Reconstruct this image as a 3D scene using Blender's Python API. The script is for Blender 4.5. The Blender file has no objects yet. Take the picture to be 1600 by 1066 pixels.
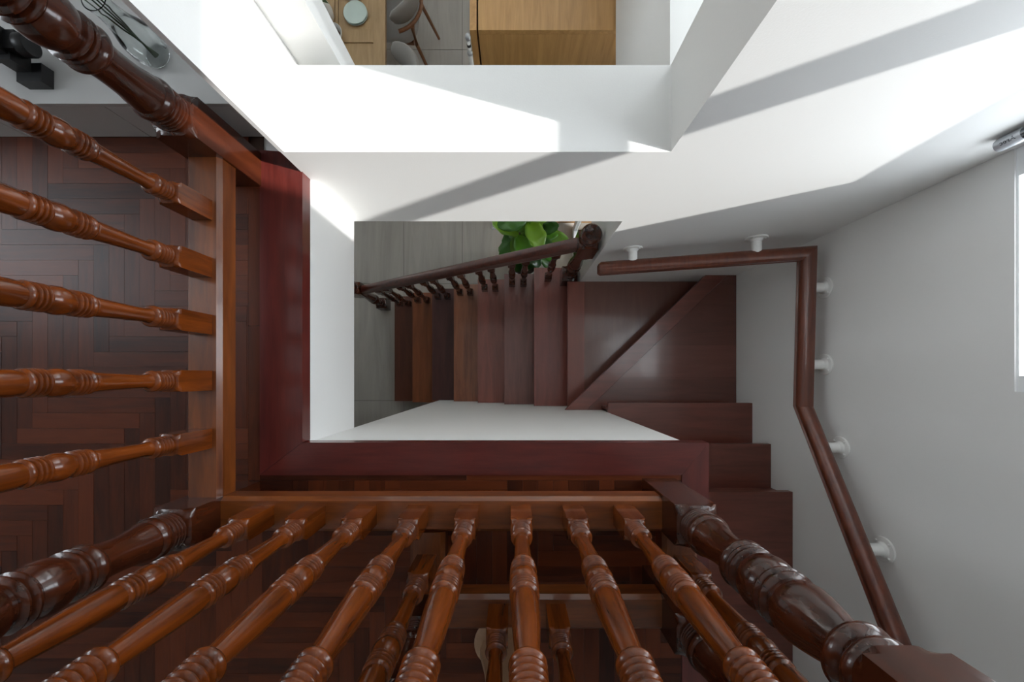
import bpy, bmesh, math, random
from mathutils import Vector, Matrix

random.seed(7)
S = bpy.context.scene
COL = S.collection

# ------------------------------------------------------------------ camera
F = 617.0                      # focal length in pixels of the 1600x1066 frame
NX, NY = 803.0, 588.0          # where the plumb line meets the picture
ZC = 4.05                      # lens height above the ground floor
cam_d = bpy.data.cameras.new('camera')
cam_d.sensor_fit = 'HORIZONTAL'; cam_d.sensor_width = 36.0
cam_d.lens = F / 1600 * 36.0
cam_d.shift_x = -(NX - 800) / 1600
cam_d.shift_y = (NY - 533) / 1600
cam_d.clip_start = 0.02; cam_d.clip_end = 100
cam = bpy.data.objects.new('camera', cam_d); COL.objects.link(cam)
cam.location = (0, 0, ZC)
S.camera = cam

# ------------------------------------------------------------------ sky, sun, exposure
world = bpy.data.worlds.new('sky'); S.world = world; world.use_nodes = True
wn = world.node_tree.nodes; wl = world.node_tree.links
bg = wn['Background']
bg.inputs['Color'].default_value = (0.86, 0.93, 1.0, 1)
bg.inputs['Strength'].default_value = 5.2
sun_d = bpy.data.lights.new('sun_offscreen', 'SUN'); sun_d.energy = 5.2; sun_d.angle = math.radians(0.9)
sun_d.color = (1.0, 0.985, 0.955)
sun = bpy.data.objects.new('sun_offscreen', sun_d); COL.objects.link(sun)
SUN_DIR = Vector((-1, 0.268, -0.67)).normalized()
sun.rotation_euler = SUN_DIR.to_track_quat('-Z', 'Y').to_euler()
sun.location = (6, -1, 8)

def portal(name, loc, size_x, size_y, direction):
    # guides sky light through a real opening; gives off no light of its own
    l = bpy.data.lights.new(name, 'AREA'); l.shape = 'RECTANGLE'
    l.size = size_x; l.size_y = size_y
    l.cycles.is_portal = True
    o = bpy.data.objects.new(name, l); COL.objects.link(o)
    o.location = loc
    o.rotation_euler = Vector(direction).to_track_quat('-Z', 'Y').to_euler()
    return o

S.view_settings.view_transform = 'Standard'
S.view_settings.look = 'None'
S.view_settings.gamma = 1.0
S.view_settings.use_curve_mapping = False
S.view_settings.exposure = 0.55
S.cycles.max_bounces = 10
S.cycles.diffuse_bounces = 7
S.cycles.sample_clamp_indirect = 6.0
S.cycles.use_denoising = True

# ------------------------------------------------------------------ dimensions
RISE = 0.17
UP = 2.80                      # upper floor level
YB = 0.6456                    # face of the back wall
YB2 = 0.895                    # its far face
XR = 1.42                      # face of the right wall
XL = -0.672                    # left face of the stair well
YI = -0.216                    # inner wall of the stair well
SILL = 2.914
LINTEL = 2.404
CEIL = 5.5

def P(px, py, d):
    return Vector(((px - NX) * d / F, (NY - py) * d / F, ZC - d))

# ------------------------------------------------------------------ materials
MATS = {}
def mat_base(name):
    m = bpy.data.materials.new(name); m.use_nodes = True
    MATS[name] = m
    return m, m.node_tree.nodes, m.node_tree.links, m.node_tree.nodes['Principled BSDF']

def plain(name, col, rough=0.5, metal=0.0, bump=0.0, bscale=60, coat=0.0, vary=0.0, trans=0.0, ior=1.45):
    m, n, l, b = mat_base(name)
    b.inputs['Base Color'].default_value = (*col, 1)
    b.inputs['Roughness'].default_value = rough
    b.inputs['Metallic'].default_value = metal
    b.inputs['Coat Weight'].default_value = coat
    b.inputs['Coat Roughness'].default_value = 0.08
    b.inputs['Transmission Weight'].default_value = trans
    b.inputs['IOR'].default_value = ior
    tc = n.new('ShaderNodeTexCoord')
    nz = n.new('ShaderNodeTexNoise'); nz.inputs['Scale'].default_value = bscale
    nz.inputs['Detail'].default_value = 4
    l.new(tc.outputs['Object'], nz.inputs['Vector'])
    if vary:
        mix = n.new('ShaderNodeMix'); mix.data_type = 'RGBA'
        mix.inputs[6].default_value = (*[c * (1 - vary) for c in col], 1)
        mix.inputs[7].default_value = (*[min(1, c * (1 + vary)) for c in col], 1)
        l.new(nz.outputs['Fac'], mix.inputs[0])
        l.new(mix.outputs[2], b.inputs['Base Color'])
    if bump:
        bp = n.new('ShaderNodeBump'); bp.inputs['Strength'].default_value = bump
        bp.inputs['Distance'].default_value = 0.002
        l.new(nz.outputs['Fac'], bp.inputs['Height'])
        l.new(bp.outputs['Normal'], b.inputs['Normal'])
    return m

def wood(name, dark, light, axis=2, scale=26.0, rough=0.3, coat=0.35, rand=0.0, stretch=9.0, bump=0.05, coat_rough=0.1, spec=0.5):
    """grain runs along axis; rand mixes a per-piece tone"""
    m, n, l, b = mat_base(name)
    tc = n.new('ShaderNodeTexCoord'); mp = n.new('ShaderNodeMapping')
    oi = n.new('ShaderNodeObjectInfo')
    sc = [scale] * 3; sc[axis] = scale / stretch
    mp.inputs['Scale'].default_value = sc
    l.new(tc.outputs['Object'], mp.inputs['Vector'])
    off = n.new('ShaderNodeVectorMath'); off.operation = 'SCALE'
    comb = n.new('ShaderNodeCombineXYZ')
    for i in range(3): l.new(oi.outputs['Random'], comb.inputs[i])
    l.new(comb.outputs[0], off.inputs[0]); off.inputs['Scale'].default_value = 57.0
    add = n.new('ShaderNodeVectorMath'); add.operation = 'ADD'
    l.new(mp.outputs['Vector'], add.inputs[0]); l.new(off.outputs[0], add.inputs[1])
    nz = n.new('ShaderNodeTexNoise'); nz.inputs['Scale'].default_value = 1.0
    nz.inputs['Detail'].default_value = 6; nz.inputs['Roughness'].default_value = 0.62
    nz.inputs['Distortion'].default_value = 0.5
    l.new(add.outputs[0], nz.inputs['Vector'])
    mix = n.new('ShaderNodeMix'); mix.data_type = 'RGBA'
    mix.inputs[6].default_value = (*dark, 1); mix.inputs[7].default_value = (*light, 1)
    mr = n.new('ShaderNodeMapRange'); mr.inputs['From Min'].default_value = 0.3; mr.inputs['From Max'].default_value = 0.7
    l.new(nz.outputs['Fac'], mr.inputs['Value'])
    if rand:
        ma = n.new('ShaderNodeMath'); ma.operation = 'MULTIPLY_ADD'
        l.new(mr.outputs[0], ma.inputs[0]); ma.inputs[1].default_value = 1 - rand
        mb = n.new('ShaderNodeMath'); mb.operation = 'MULTIPLY'
        l.new(oi.outputs['Random'], mb.inputs[0]); mb.inputs[1].default_value = rand
        l.new(mb.outputs[0], ma.inputs[2])
        l.new(ma.outputs[0], mix.inputs[0])
    else:
        l.new(mr.outputs[0], mix.inputs[0])
    l.new(mix.outputs[2], b.inputs['Base Color'])
    b.inputs['Roughness'].default_value = rough
    b.inputs['Specular IOR Level'].default_value = spec
    b.inputs['Coat Weight'].default_value = coat
    b.inputs['Coat Roughness'].default_value = coat_rough
    bp = n.new('ShaderNodeBump'); bp.inputs['Strength'].default_value = bump; bp.inputs['Distance'].default_value = 0.001
    l.new(nz.outputs['Fac'], bp.inputs['Height']); l.new(bp.outputs['Normal'], b.inputs['Normal'])
    return m

M_WALL = plain('white_paint', (0.80, 0.80, 0.785), 0.62, bump=0.12, bscale=220)
M_CEIL = plain('ceiling_paint', (0.82, 0.82, 0.81), 0.7)
M_BAL = wood('varnished_baluster_wood', (0.048, 0.010, 0.002), (0.230, 0.050, 0.006), 2, 40, 0.22, 0.25, rand=0.15, coat_rough=0.05, spec=0.42)
M_NEWEL = wood('dark_newel_wood', (0.020, 0.006, 0.003), (0.088, 0.019, 0.006), 2, 30, 0.2, 0.35, coat_rough=0.05, spec=0.42)
M_RAILX = wood('rail_wood_across', (0.085, 0.020, 0.005), (0.23, 0.062, 0.011), 0, 34, 0.3, 0.35)
M_RAILY = wood('rail_wood_along', (0.085, 0.020, 0.005), (0.23, 0.062, 0.011), 1, 34, 0.3, 0.35)
M_TRIMX = wood('mahogany_nosing_across', (0.065, 0.010, 0.008), (0.125, 0.020, 0.015), 0, 40, 0.3, 0.35)
M_TRIMY = wood('mahogany_nosing_along', (0.065, 0.010, 0.008), (0.125, 0.020, 0.015), 1, 40, 0.3, 0.35)
M_PARX = wood('parquet_across', (0.015, 0.004, 0.0025), (0.150, 0.032, 0.009), 0, 44, 0.38, 0.0, rand=0.65, spec=0.25)
M_PARY = wood('parquet_along', (0.015, 0.004, 0.0025), (0.150, 0.032, 0.009), 1, 44, 0.38, 0.0, rand=0.65, spec=0.25)
M_TRX = wood('tread_wood_across', (0.085, 0.024, 0.016), (0.18, 0.052, 0.034), 0, 30, 0.34, 0.35, rand=0.3)
M_TRY = wood('tread_wood_along', (0.13, 0.036, 0.024), (0.22, 0.062, 0.040), 1, 30, 0.34, 0.35, rand=0.5)
M_HRAIL = wood('wall_rail_wood', (0.075, 0.018, 0.008), (0.17, 0.042, 0.018), 1, 40, 0.3, 0.5)
M_SRAIL = wood('stair_rail_wood', (0.045, 0.010, 0.007), (0.11, 0.026, 0.016), 0, 40, 0.28, 0.6)
M_WHITE = plain('white_enamel', (0.82, 0.82, 0.80), 0.35, coat=0.3)
M_WINFR = plain('white_window_frame', (0.85, 0.87, 0.88), 0.4)
M_OAKY = wood('honey_oak', (0.36, 0.185, 0.058), (0.52, 0.29, 0.105), 1, 46, 0.45, 0.05, stretch=14, bump=0.02)
M_OAKZ = wood('honey_oak_upright', (0.36, 0.185, 0.058), (0.52, 0.29, 0.105), 2, 46, 0.45, 0.05, stretch=14, bump=0.02)
M_TABLE = wood('pale_oak_table', (0.30, 0.19, 0.09), (0.42, 0.28, 0.14), 1, 30, 0.5, 0.0, bump=0.02)
M_WALNUT = wood('walnut_chair', (0.16, 0.06, 0.02), (0.26, 0.105, 0.04), 2, 30, 0.4, 0.2)
M_FABRIC = plain('grey_weave', (0.30, 0.29, 0.275), 0.9, bump=0.5, bscale=400, vary=0.12)
M_PLATE = plain('celadon_glaze', (0.50, 0.60, 0.55), 0.25, coat=0.5)
M_PLATE2 = plain('grey_glaze', (0.33, 0.34, 0.33), 0.3, coat=0.4)
M_CERAM = plain('white_ceramic', (0.75, 0.74, 0.71), 0.3, coat=0.4)
M_SOIL = plain('dark_soil', (0.045, 0.03, 0.02), 0.9, bump=0.8, bscale=120, vary=0.5)
M_BLACK = plain('black_plastic', (0.012, 0.012, 0.013), 0.38)
M_DARK = plain('brown_subfloor', (0.06, 0.03, 0.018), 0.8)
M_GREY = plain('grey_metal', (0.42, 0.43, 0.44), 0.35, metal=0.6)
M_CONSOLE = plain('pale_grey_lacquer', (0.55, 0.55, 0.54), 0.16, coat=0.3)
M_CONSOLEF = plain('grey_lacquer_front', (0.55, 0.55, 0.54), 0.35)
M_GLASS = plain('clear_glass', (0.95, 0.98, 0.97), 0.02, trans=1.0, ior=1.45)
M_TUBE = plain('frosted_silver', (0.62, 0.65, 0.70), 0.25, metal=0.3, coat=0.4)
M_CHROME = plain('smoked_chrome', (0.22, 0.24, 0.27), 0.12, metal=0.9)
M_BEIGE = wood('beige_wood', (0.34, 0.20, 0.11), (0.45, 0.28, 0.17), 2, 24, 0.4, 0.2)
M_STEM = plain('brown_stem', (0.10, 0.06, 0.03), 0.7)

def leaf_material():
    m, n, l, b = mat_base('fig_leaf')
    oi = n.new('ShaderNodeObjectInfo')
    r = n.new('ShaderNodeValToRGB')
    r.color_ramp.elements[0].color = (0.016, 0.085, 0.010, 1)
    r.color_ramp.elements[1].color = (0.23, 0.46, 0.03, 1)
    e = r.color_ramp.elements.new(0.6); e.color = (0.06, 0.24, 0.018, 1)
    l.new(oi.outputs['Random'], r.inputs['Fac'])
    l.new(r.outputs['Color'], b.inputs['Base Color'])
    b.inputs['Roughness'].default_value = 0.32
    b.inputs['Coat Weight'].default_value = 0.3
    b.inputs['Subsurface Weight'].default_value = 0.0
    return m
M_LEAF = leaf_material()
M_TWIG = plain('dark_green_twig', (0.03, 0.055, 0.02), 0.5)

def tile_material():
    m, n, l, b = mat_base('veined_grey_tile')
    tc = n.new('ShaderNodeTexCoord'); oi = n.new('ShaderNodeObjectInfo')
    mp = n.new('ShaderNodeMapping'); mp.inputs['Scale'].default_value = (9, 0.8, 1)
    geo = n.new('ShaderNodeNewGeometry')
    l.new(geo.outputs['Position'], mp.inputs['Vector'])
    nz = n.new('ShaderNodeTexNoise'); nz.inputs['Scale'].default_value = 1.0
    nz.inputs['Detail'].default_value = 7; nz.inputs['Roughness'].default_value = 0.65; nz.inputs['Distortion'].default_value = 0.8
    l.new(mp.outputs[0], nz.inputs['Vector'])
    r = n.new('ShaderNodeValToRGB')
    r.color_ramp.elements[0].position = 0.32; r.color_ramp.elements[0].color = (0.315, 0.297, 0.266, 1)
    r.color_ramp.elements[1].position = 0.68; r.color_ramp.elements[1].color = (0.42, 0.396, 0.356, 1)
    l.new(nz.outputs['Fac'], r.inputs['Fac'])
    l.new(r.outputs['Color'], b.inputs['Base Color'])
    b.inputs['Roughness'].default_value = 0.4
    return m
M_TILE = tile_material()
M_GROUT = plain('grout', (0.16, 0.15, 0.14), 0.9)

# ------------------------------------------------------------------ object helpers
def tag(o, label=None, cat=None, group=None, kind=None):
    if label: o['label'] = label
    if cat: o['category'] = cat
    if group: o['group'] = group
    if kind: o['kind'] = kind
    return o

def empty(name, loc, label=None, cat=None, group=None, kind=None):
    o = bpy.data.objects.new(name, None); COL.objects.link(o)
    o.location = loc; o.empty_display_size = 0.1
    return tag(o, label, cat, group, kind)

def finish(bm, name, mat, parent=None, loc=(0, 0, 0), smooth=None, bevel=0.0, mesh=None, seg=2):
    """bm is in world coordinates relative to loc"""
    if mesh is None:
        if bevel:
            bmesh.ops.bevel(bm, geom=[e for e in bm.edges if len(e.link_faces) == 2 and e.calc_face_angle() > 0.5],
                            offset=bevel, segments=seg, affect='EDGES', profile=0.5, clamp_overlap=True)
        bmesh.ops.recalc_face_normals(bm, faces=bm.faces[:])
        mesh = bpy.data.meshes.new(name)
        bm.to_mesh(mesh); bm.free()
        mesh.materials.append(mat)
        if smooth is not None:
            for p in mesh.polygons: p.use_smooth = True
            mesh.set_sharp_from_angle(angle=math.radians(smooth))
    o = bpy.data.objects.new(name, mesh); COL.objects.link(o)
    if parent is not None:
        o.parent = parent
        o.location = Vector(loc) - world_loc(parent)
    else:
        o.location = loc
    return o

def world_loc(o):
    v = Vector(o.location)
    while o.parent is not None:
        o = o.parent; v += Vector(o.location)
    return v

def add_box(bm, x0, x1, y0, y1, z0, z1):
    vs = [bm.verts.new(c) for c in ((x0, y0, z0), (x1, y0, z0), (x1, y1, z0), (x0, y1, z0),
                                    (x0, y0, z1), (x1, y0, z1), (x1, y1, z1), (x0, y1, z1))]
    for f in ((0, 3, 2, 1), (4, 5, 6, 7), (0, 1, 5, 4), (1, 2, 6, 5), (2, 3, 7, 6), (3, 0, 4, 7)):
        bm.faces.new([vs[i] for i in f])
    return vs

def box(name, x0, x1, y0, y1, z0, z1, mat, parent=None, bevel=0.0, seg=2, smooth=None):
    """a box whose origin sits at the centre of its foot"""
    c = Vector(((x0 + x1) / 2, (y0 + y1) / 2, z0))
    bm = bmesh.new()
    add_box(bm, x0 - c.x, x1 - c.x, y0 - c.y, y1 - c.y, 0, z1 - z0)
    return finish(bm, name, mat, parent, c, smooth=smooth, bevel=bevel, seg=seg)

def boxes(name, lst, mat, parent=None, bevel=0.0):
    bm = bmesh.new()
    for b in lst: add_box(bm, *b)
    return finish(bm, name, mat, parent, bevel=bevel)

def clip_poly(poly, nx, ny, c):
    """keep nx*x+ny*y <= c"""
    out = []
    for i in range(len(poly)):
        a, b = poly[i], poly[(i + 1) % len(poly)]
        da, db = nx * a[0] + ny * a[1] - c, nx * b[0] + ny * b[1] - c
        if da <= 1e-9: out.append(a)
        if (da < -1e-9 and db > 1e-9) or (da > 1e-9 and db < -1e-9):
            t = da / (da - db); out.append((a[0] + t * (b[0] - a[0]), a[1] + t * (b[1] - a[1])))
    return out

def prism(name, poly, z0, z1, mat, parent=None, bevel=0.0, seg=2):
    cx = sum(p[0] for p in poly) / len(poly); cy = sum(p[1] for p in poly) / len(poly)
    bm = bmesh.new()
    lo = [bm.verts.new((p[0] - cx, p[1] - cy, 0)) for p in poly]
    hi = [bm.verts.new((p[0] - cx, p[1] - cy, z1 - z0)) for p in poly]
    n = len(poly)
    bm.faces.new(list(reversed(lo))); bm.faces.new(hi)
    for i in range(n):
        bm.faces.new((lo[i], lo[(i + 1) % n], hi[(i + 1) % n], hi[i]))
    return finish(bm, name, mat, parent, (cx, cy, z0), bevel=bevel, seg=seg)

def turned(bm, profile, seg=32, square=None, matrix=None):
    """lathe with a list of (z, r); square = half width that caps the radius (turned from square stock)"""
    rings = []
    for z, r in profile:
        ring = []
        for k in range(seg):
            a = 2 * math.pi * k / seg
            c, s = math.cos(a), math.sin(a)
            rr = r
            if square: rr = min(r, square / max(abs(c), abs(s)))
            v = Vector((c * rr, s * rr, z))
            if matrix: v = matrix @ v
            ring.append(bm.verts.new(v))
        rings.append(ring)
    for a, b in zip(rings, rings[1:]):
        for k in range(seg):
            bm.faces.new((a[k], a[(k + 1) % seg], b[(k + 1) % seg], b[k]))
    bm.faces.new(list(reversed(rings[0]))); bm.faces.new(rings[-1])

def bead(z0, z1, r, depth, n=5):
    """a rounded bead between z0 and z1 that swells from r-depth to r"""
    out = []
    for i in range(n + 1):
        t = i / n
        out.append((z0 + (z1 - z0) * t, r - depth + depth * math.sin(math.pi * t) ** 0.75))
    return out

def beads(z0, z1, count, r, depth, n=5):
    out = []
    h = (z1 - z0) / count
    for i in range(count):
        out += bead(z0 + i * h, z0 + (i + 1) * h - 0.0006, r if not callable(r) else r((i + .5) / count), depth, n)
    return out

def curve_pts(pts, n=6):
    """smooth samples through (z, r) control points"""
    out = []
    for i in range(len(pts) - 1):
        p0 = pts[max(0, i - 1)]; p1 = pts[i]; p2 = pts[i + 1]; p3 = pts[min(len(pts) - 1, i + 2)]
        for k in range(n):
            t = k / n
            r = 0.5 * (2 * p1[1] + (p2[1] - p0[1]) * t + (2 * p0[1] - 5 * p1[1] + 4 * p2[1] - p3[1]) * t * t
                       + (3 * p1[1] - p0[1] - 3 * p2[1] + p3[1]) * t ** 3)
            out.append((p1[0] + (p2[0] - p1[0]) * t, r))
    out.append(pts[-1])
    return out

def tube(bm, pts, r, seg=10, r_end=None):
    """round bar through points"""
    pts = [Vector(p) for p in pts]
    rings = []
    up = Vector((0, 0, 1))
    for i, p in enumerate(pts):
        d = (pts[min(i + 1, len(pts) - 1)] - pts[max(i - 1, 0)]).normalized()
        a = d.cross(up)
        if a.length < 1e-3: a = d.cross(Vector((1, 0, 0)))
        a.normalize(); b = d.cross(a).normalized()
        t = i / max(1, len(pts) - 1)
        rr = r if r_end is None else r + (r_end - r) * t
        rings.append([bm.verts.new(p + (a * math.cos(2 * math.pi * k / seg) + b * math.sin(2 * math.pi * k / seg)) * rr) for k in range(seg)])
    for a, b in zip(rings, rings[1:]):
        for k in range(seg):
            bm.faces.new((a[k], a[(k + 1) % seg], b[(k + 1) % seg], b[k]))
    bm.faces.new(list(reversed(rings[0]))); bm.faces.new(rings[-1])

def sweep(bm, prof, stations):
    """prof: list of (u, v); stations: list of (origin, uvec, vvec)"""
    rings = [[bm.verts.new(o + u * a + v * b) for (a, b) in prof] for (o, u, v) in stations]
    n = len(prof)
    for a, b in zip(rings, rings[1:]):
        for k in range(n):
            bm.faces.new((a[k], a[(k + 1) % n], b[(k + 1) % n], b[k]))
    bm.faces.new(list(reversed(rings[0]))); bm.faces.new(rings[-1])

# ================================================================== THE SETTING
def struct(o):
    o['kind'] = 'structure'; return o

# back wall: pier to the right, beam across the well
struct(boxes('wall_back', [(0.4515, 1.64, YB, YB2, 0, CEIL),
                           (XL, 0.4515, YB, YB2, LINTEL, SILL)], M_WALL))
# partition beside the opening, with its return and a slim metal edge
struct(boxes('wall_partition', [(-0.674, -0.661, YB, 0.957, SILL, CEIL), (-0.674, -0.661, YB2, 0.957, SILL - 0.3, SILL)], M_WALL))
struct(box('wall_return', -0.674, -0.533, 0.9575, 0.992, SILL - 0.3, CEIL, M_WALL))
# right wall with the window opening
WY0, WY1, WZ0, WZ1 = -0.044, YB, 2.93, 4.95
struct(boxes('wall_right', [(XR, XR + 0.2, -3.2, WY0, 0, CEIL),
                            (XR, XR + 0.2, WY0, WY1, 0, WZ0),
                            (XR, XR + 0.2, WY0, WY1, WZ1, CEIL)], M_WALL))
win = struct(empty('window_1', (XR + 0.03, 0.3, WZ0)))
box('window_frame', XR + 0.005, XR + 0.055, 0.566, WY1, WZ0, WZ1, M_WINFR, win, 0.004)
box('window_frame', XR + 0.005, XR + 0.055, WY0, WY0 + 0.045, WZ0, WZ1, M_WINFR, win, 0.004)
box('window_transom', XR + 0.005, XR + 0.055, WY0 + 0.045, 0.566, 3.675, 3.79, M_WINFR, win, 0.004)
box('window_sill', XR + 0.005, XR + 0.2, WY0 + 0.045, 0.566, WZ0, WZ0 + 0.006, M_WINFR, win, 0.002)
portal('window_right_offscreen', (XR + 0.15, 0.3, 3.94), 0.7, 2.0, (-1, 0, 0))

# slabs and inner walls round the well
struct(boxes('wall_well', [(-3.2, XL, -3.2, 1.2, 2.39, UP - 0.014),
                           (XL, 0.56, -3.2, YI, 2.39, UP - 0.014),
                           (XL, 0.56, YI - 0.10, YI, 0, 2.39),
                           (0.46, 0.56, -3.2, YI - 0.10, 0, 2.39)], M_WALL))
# beam and slab over the far room
struct(box('wall_beam', 0.4515, 2.6, YB2, 4.8, 2.30, SILL - 0.006, M_WALL))

# outer shell, with big windows out of view that light the rooms
def wall_with_window(name, plane, at, thick, a0, a1, z0, z1, wins):
    """plane 'x' or 'y'; wins: list of (a0,a1,z0,z1)"""
    lst = []
    def put(p0, p1, q0, q1):
        if p1 - p0 < 1e-4 or q1 - q0 < 1e-4: return
        if plane == 'x': lst.append((at, at + thick, p0, p1, q0, q1))
        else: lst.append((p0, p1, at, at + thick, q0, q1))
    cur = a0
    for (w0, w1, y0, y1) in wins:
        put(cur, w0, z0, z1); put(w0, w1, z0, y0); put(w0, w1, y1, z1); cur = w1
    put(cur, a1, z0, z1)
    struct(boxes(name, lst, M_WALL))
    for (w0, w1, y0, y1) in wins:
        c = (w0 + w1) / 2; zc = (y0 + y1) / 2; d = -1 if thick > 0 else 1
        if plane == 'x': portal(name.replace('wall', 'window') + '_offscreen', (at + thick * .5, c, zc), w1 - w0, y1 - y0, (d, 0, 0))
        else: portal(name.replace('wall', 'window') + '_offscreen', (c, at + thick * .5, zc), w1 - w0, y1 - y0, (0, d, 0))
        wi = struct(empty('window_2', (at if plane == 'x' else c, c if plane == 'x' else at, y0)))
        t = 0.05
        for (p0, p1, q0, q1) in ((w0, w0 + t, y0, y1), (w1 - t, w1, y0, y1), (w0 + t, w1 - t, y0, y0 + t),
                                 (w0 + t, w1 - t, y1 - t, y1), (c - t / 2, c + t / 2, y0 + t, y1 - t)):
            m0, m1 = at + thick * .35, at + thick * .65
            m0, m1 = min(m0, m1), max(m0, m1)
            if plane == 'x': box('window_frame', m0, m1, p0, p1, q0, q1, M_WINFR, wi)
            else: box('window_frame', p0, p1, m0, m1, q0, q1, M_WINFR, wi)

wall_with_window('wall_left_lower', 'x', -3.2, -0.2, -3.2, 4.8, 0, 2.6, [])
wall_with_window('wall_left', 'x', -3.2, -0.2, -3.2, 4.8, 2.6, CEIL, [(0.45, 1.15, 3.4, 5.3)])
wall_with_window('wall_far', 'y', 4.8, 0.2, -3.2, 2.6, 0, 2.6, [])
wall_with_window('wall_far_upper', 'y', 4.8, 0.2, -3.2, 2.6, 2.6, CEIL, [])
wall_with_window('wall_front', 'y', -3.2, -0.2, -3.2, XR + 0.2, 0, CEIL, [])
wall_with_window('wall_side', 'x', 2.6, 0.2, YB2, 4.8, 0, 2.6, [(0.93, 1.54, 0.15, 2.25)])
wall_with_window('wall_side_upper', 'x', 2.6, 0.2, YB2, 4.8, 2.6, CEIL, [(2.9, 4.7, 3.1, 5.3)])
struct(box('ceiling', -3.4, 2.8, -3.4, 5.0, CEIL, CEIL + 0.15, M_CEIL))
struct(box('wall_console', -3.2, -0.664, 1.2, 1.3, 2.39, CEIL, M_WALL))

# ------------------------------------------------------------------ ground floor tiles
gf = struct(box('floor_ground', -3.2, 2.6, -3.2, 4.8, -0.12, -0.004, M_GROUT))
TX, TY, G = 0.6, 1.2, 0.0025
tile_mesh = None
for i in range(-5, 6):
    for j in range(-2, 5):
        x0, y0 = -0.53 + i * TX, -0.25 + j * TY
        if x0 < -3.2 or x0 + TX > 2.62 or y0 + TY > 4.9 or y0 < -2.7: continue
        c = Vector((x0 + TX / 2, y0 + TY / 2, -0.004))
        if tile_mesh is None:
            bm = bmesh.new(); add_box(bm, -TX / 2 + G, TX / 2 - G, -TY / 2 + G, TY / 2 - G, 0, 0.004)
            o = finish(bm, 'floor_tile', M_TILE, gf, c, bevel=0.0012, seg=1); tile_mesh = o.data
        else:
            finish(None, 'floor_tile', M_TILE, gf, c, mesh=tile_mesh)

# ------------------------------------------------------------------ upper floor parquet (herringbone planks)
uf = struct(boxes('floor', [(-3.2, -0.80, -3.2, 1.2, UP - 0.0139, UP - 0.010), (-0.80, 0.53, -3.2, -0.312, UP - 0.0139, UP - 0.010)], M_DARK))
PW, PL = 0.0485, 0.0485 * 7
XA, YBORD = -0.841, -0.330
shared = {}
def plank(x0, x1, y0, y1, horiz, cut):
    g = 0.0003
    c = Vector(((x0 + x1) / 2, (y0 + y1) / 2, UP - 0.010))
    key = (round(x1 - x0, 4), round(y1 - y0, 4), horiz)
    if key in shared:
        o = finish(None, 'plank', None, uf, c, mesh=shared[key])
    else:
        bm = bmesh.new()
        add_box(bm, -(x1 - x0) / 2 + g, (x1 - x0) / 2 - g, -(y1 - y0) / 2 + g, (y1 - y0) / 2 - g, 0, 0.010)
        o = finish(bm, 'plank', M_PARX if horiz else M_PARY, uf, c, bevel=0.0004, seg=1)
        shared[key] = o.data
    o.location.z += random.uniform(-0.0003, 0.0003)
n_pl = 0
far_planks = []
for i in range(-90, 90):
    for j in range(-6, 7):
        for kind in (0, 1):
            if kind == 0:
                r = (i * PW + j * 2 * PL, i * PW + j * 2 * PL + PL, i * PW, i * PW + PW)
            else:
                bx = i * PW + j * 2 * PL + PL
                r = (bx, bx + PW, i * PW + PW - PL, i * PW + PW)
            r = (r[0] - 0.70, r[1] - 0.70, r[2] - 0.02, r[3] - 0.02)
            for reg in ((-2.05, XA, -1.30, 0.758), (XA, 0.53, -1.30, YBORD)):
                x0, x1 = max(r[0], reg[0]), min(r[1], reg[1]); y0, y1 = max(r[2], reg[2]), min(r[3], reg[3])
                if x1 - x0 < 0.004 or y1 - y0 < 0.004: continue
                # the planks the lens can see, one by one; the rest of the floor in one piece
                if (-1.72 < (x0 + x1) / 2 and (y0 + y1) / 2 > -1.02):
                    plank(x0, x1, y0, y1, kind == 0, False); n_pl += 1
                else:
                    far_planks.append((x0 + .0005, x1 - .0005, y0 + .0005, y1 - .0005, UP - .010, UP))
print('planks', n_pl, len(far_planks))
for i in range(8):
    x = -3.2 + i * 0.5
    far_planks.append((x, min(x + 0.499, 0.53), -3.2, -1.301, UP - .010, UP))
far_planks.append((-3.2, -2.051, -1.3, 1.2, UP - .010, UP))
fp = boxes('parquet_remainder', far_planks, M_PARX, uf); fp['kind'] = 'stuff'
# straight border planks along the nosing
def straight(x0, x1, y0, y1, horiz):
    bm = bmesh.new(); c = Vector(((x0 + x1) / 2, (y0 + y1) / 2, UP - .010))
    add_box(bm, x0 - c.x + .0005, x1 - c.x - .0005, y0 - c.y + .0005, y1 - c.y - .0005, 0, .010)
    finish(bm, 'plank', M_PARX if horiz else M_PARY, uf, c, bevel=0.0004, seg=1)
straight(XA, -0.803, YBORD, 0.16, False); straight(XA, -0.803, 0.16, 0.705, False)
straight(-0.803, -0.15, YBORD, -0.312, True); straight(-0.15, 0.53, YBORD, -0.312, True)

# nosing boards round the well, mitred
NZ0, NZ1 = UP - 0.045, UP + 0.003
XN, YN, XNR = -0.668, -0.209, 0.616
def nosing(name, poly, mat):
    return struct(prism(name, poly, NZ0, NZ1, mat, None, 0.012, 4))
nosing('trim_2', [(-0.803, -0.312), (XN, YN), (XN, 0.705), (-0.803, 0.715)], M_TRIMY)
nosing('trim_3', [(-0.803, -0.313), (0.53, -0.313), (XNR, YN - .001), (XN, YN - .001)], M_TRIMX)
nosing('trim_4', [(0.531, -0.313), (0.531, -1.9), (XNR, -1.9), (XNR, YN - .001)], M_TRIMY)

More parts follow.
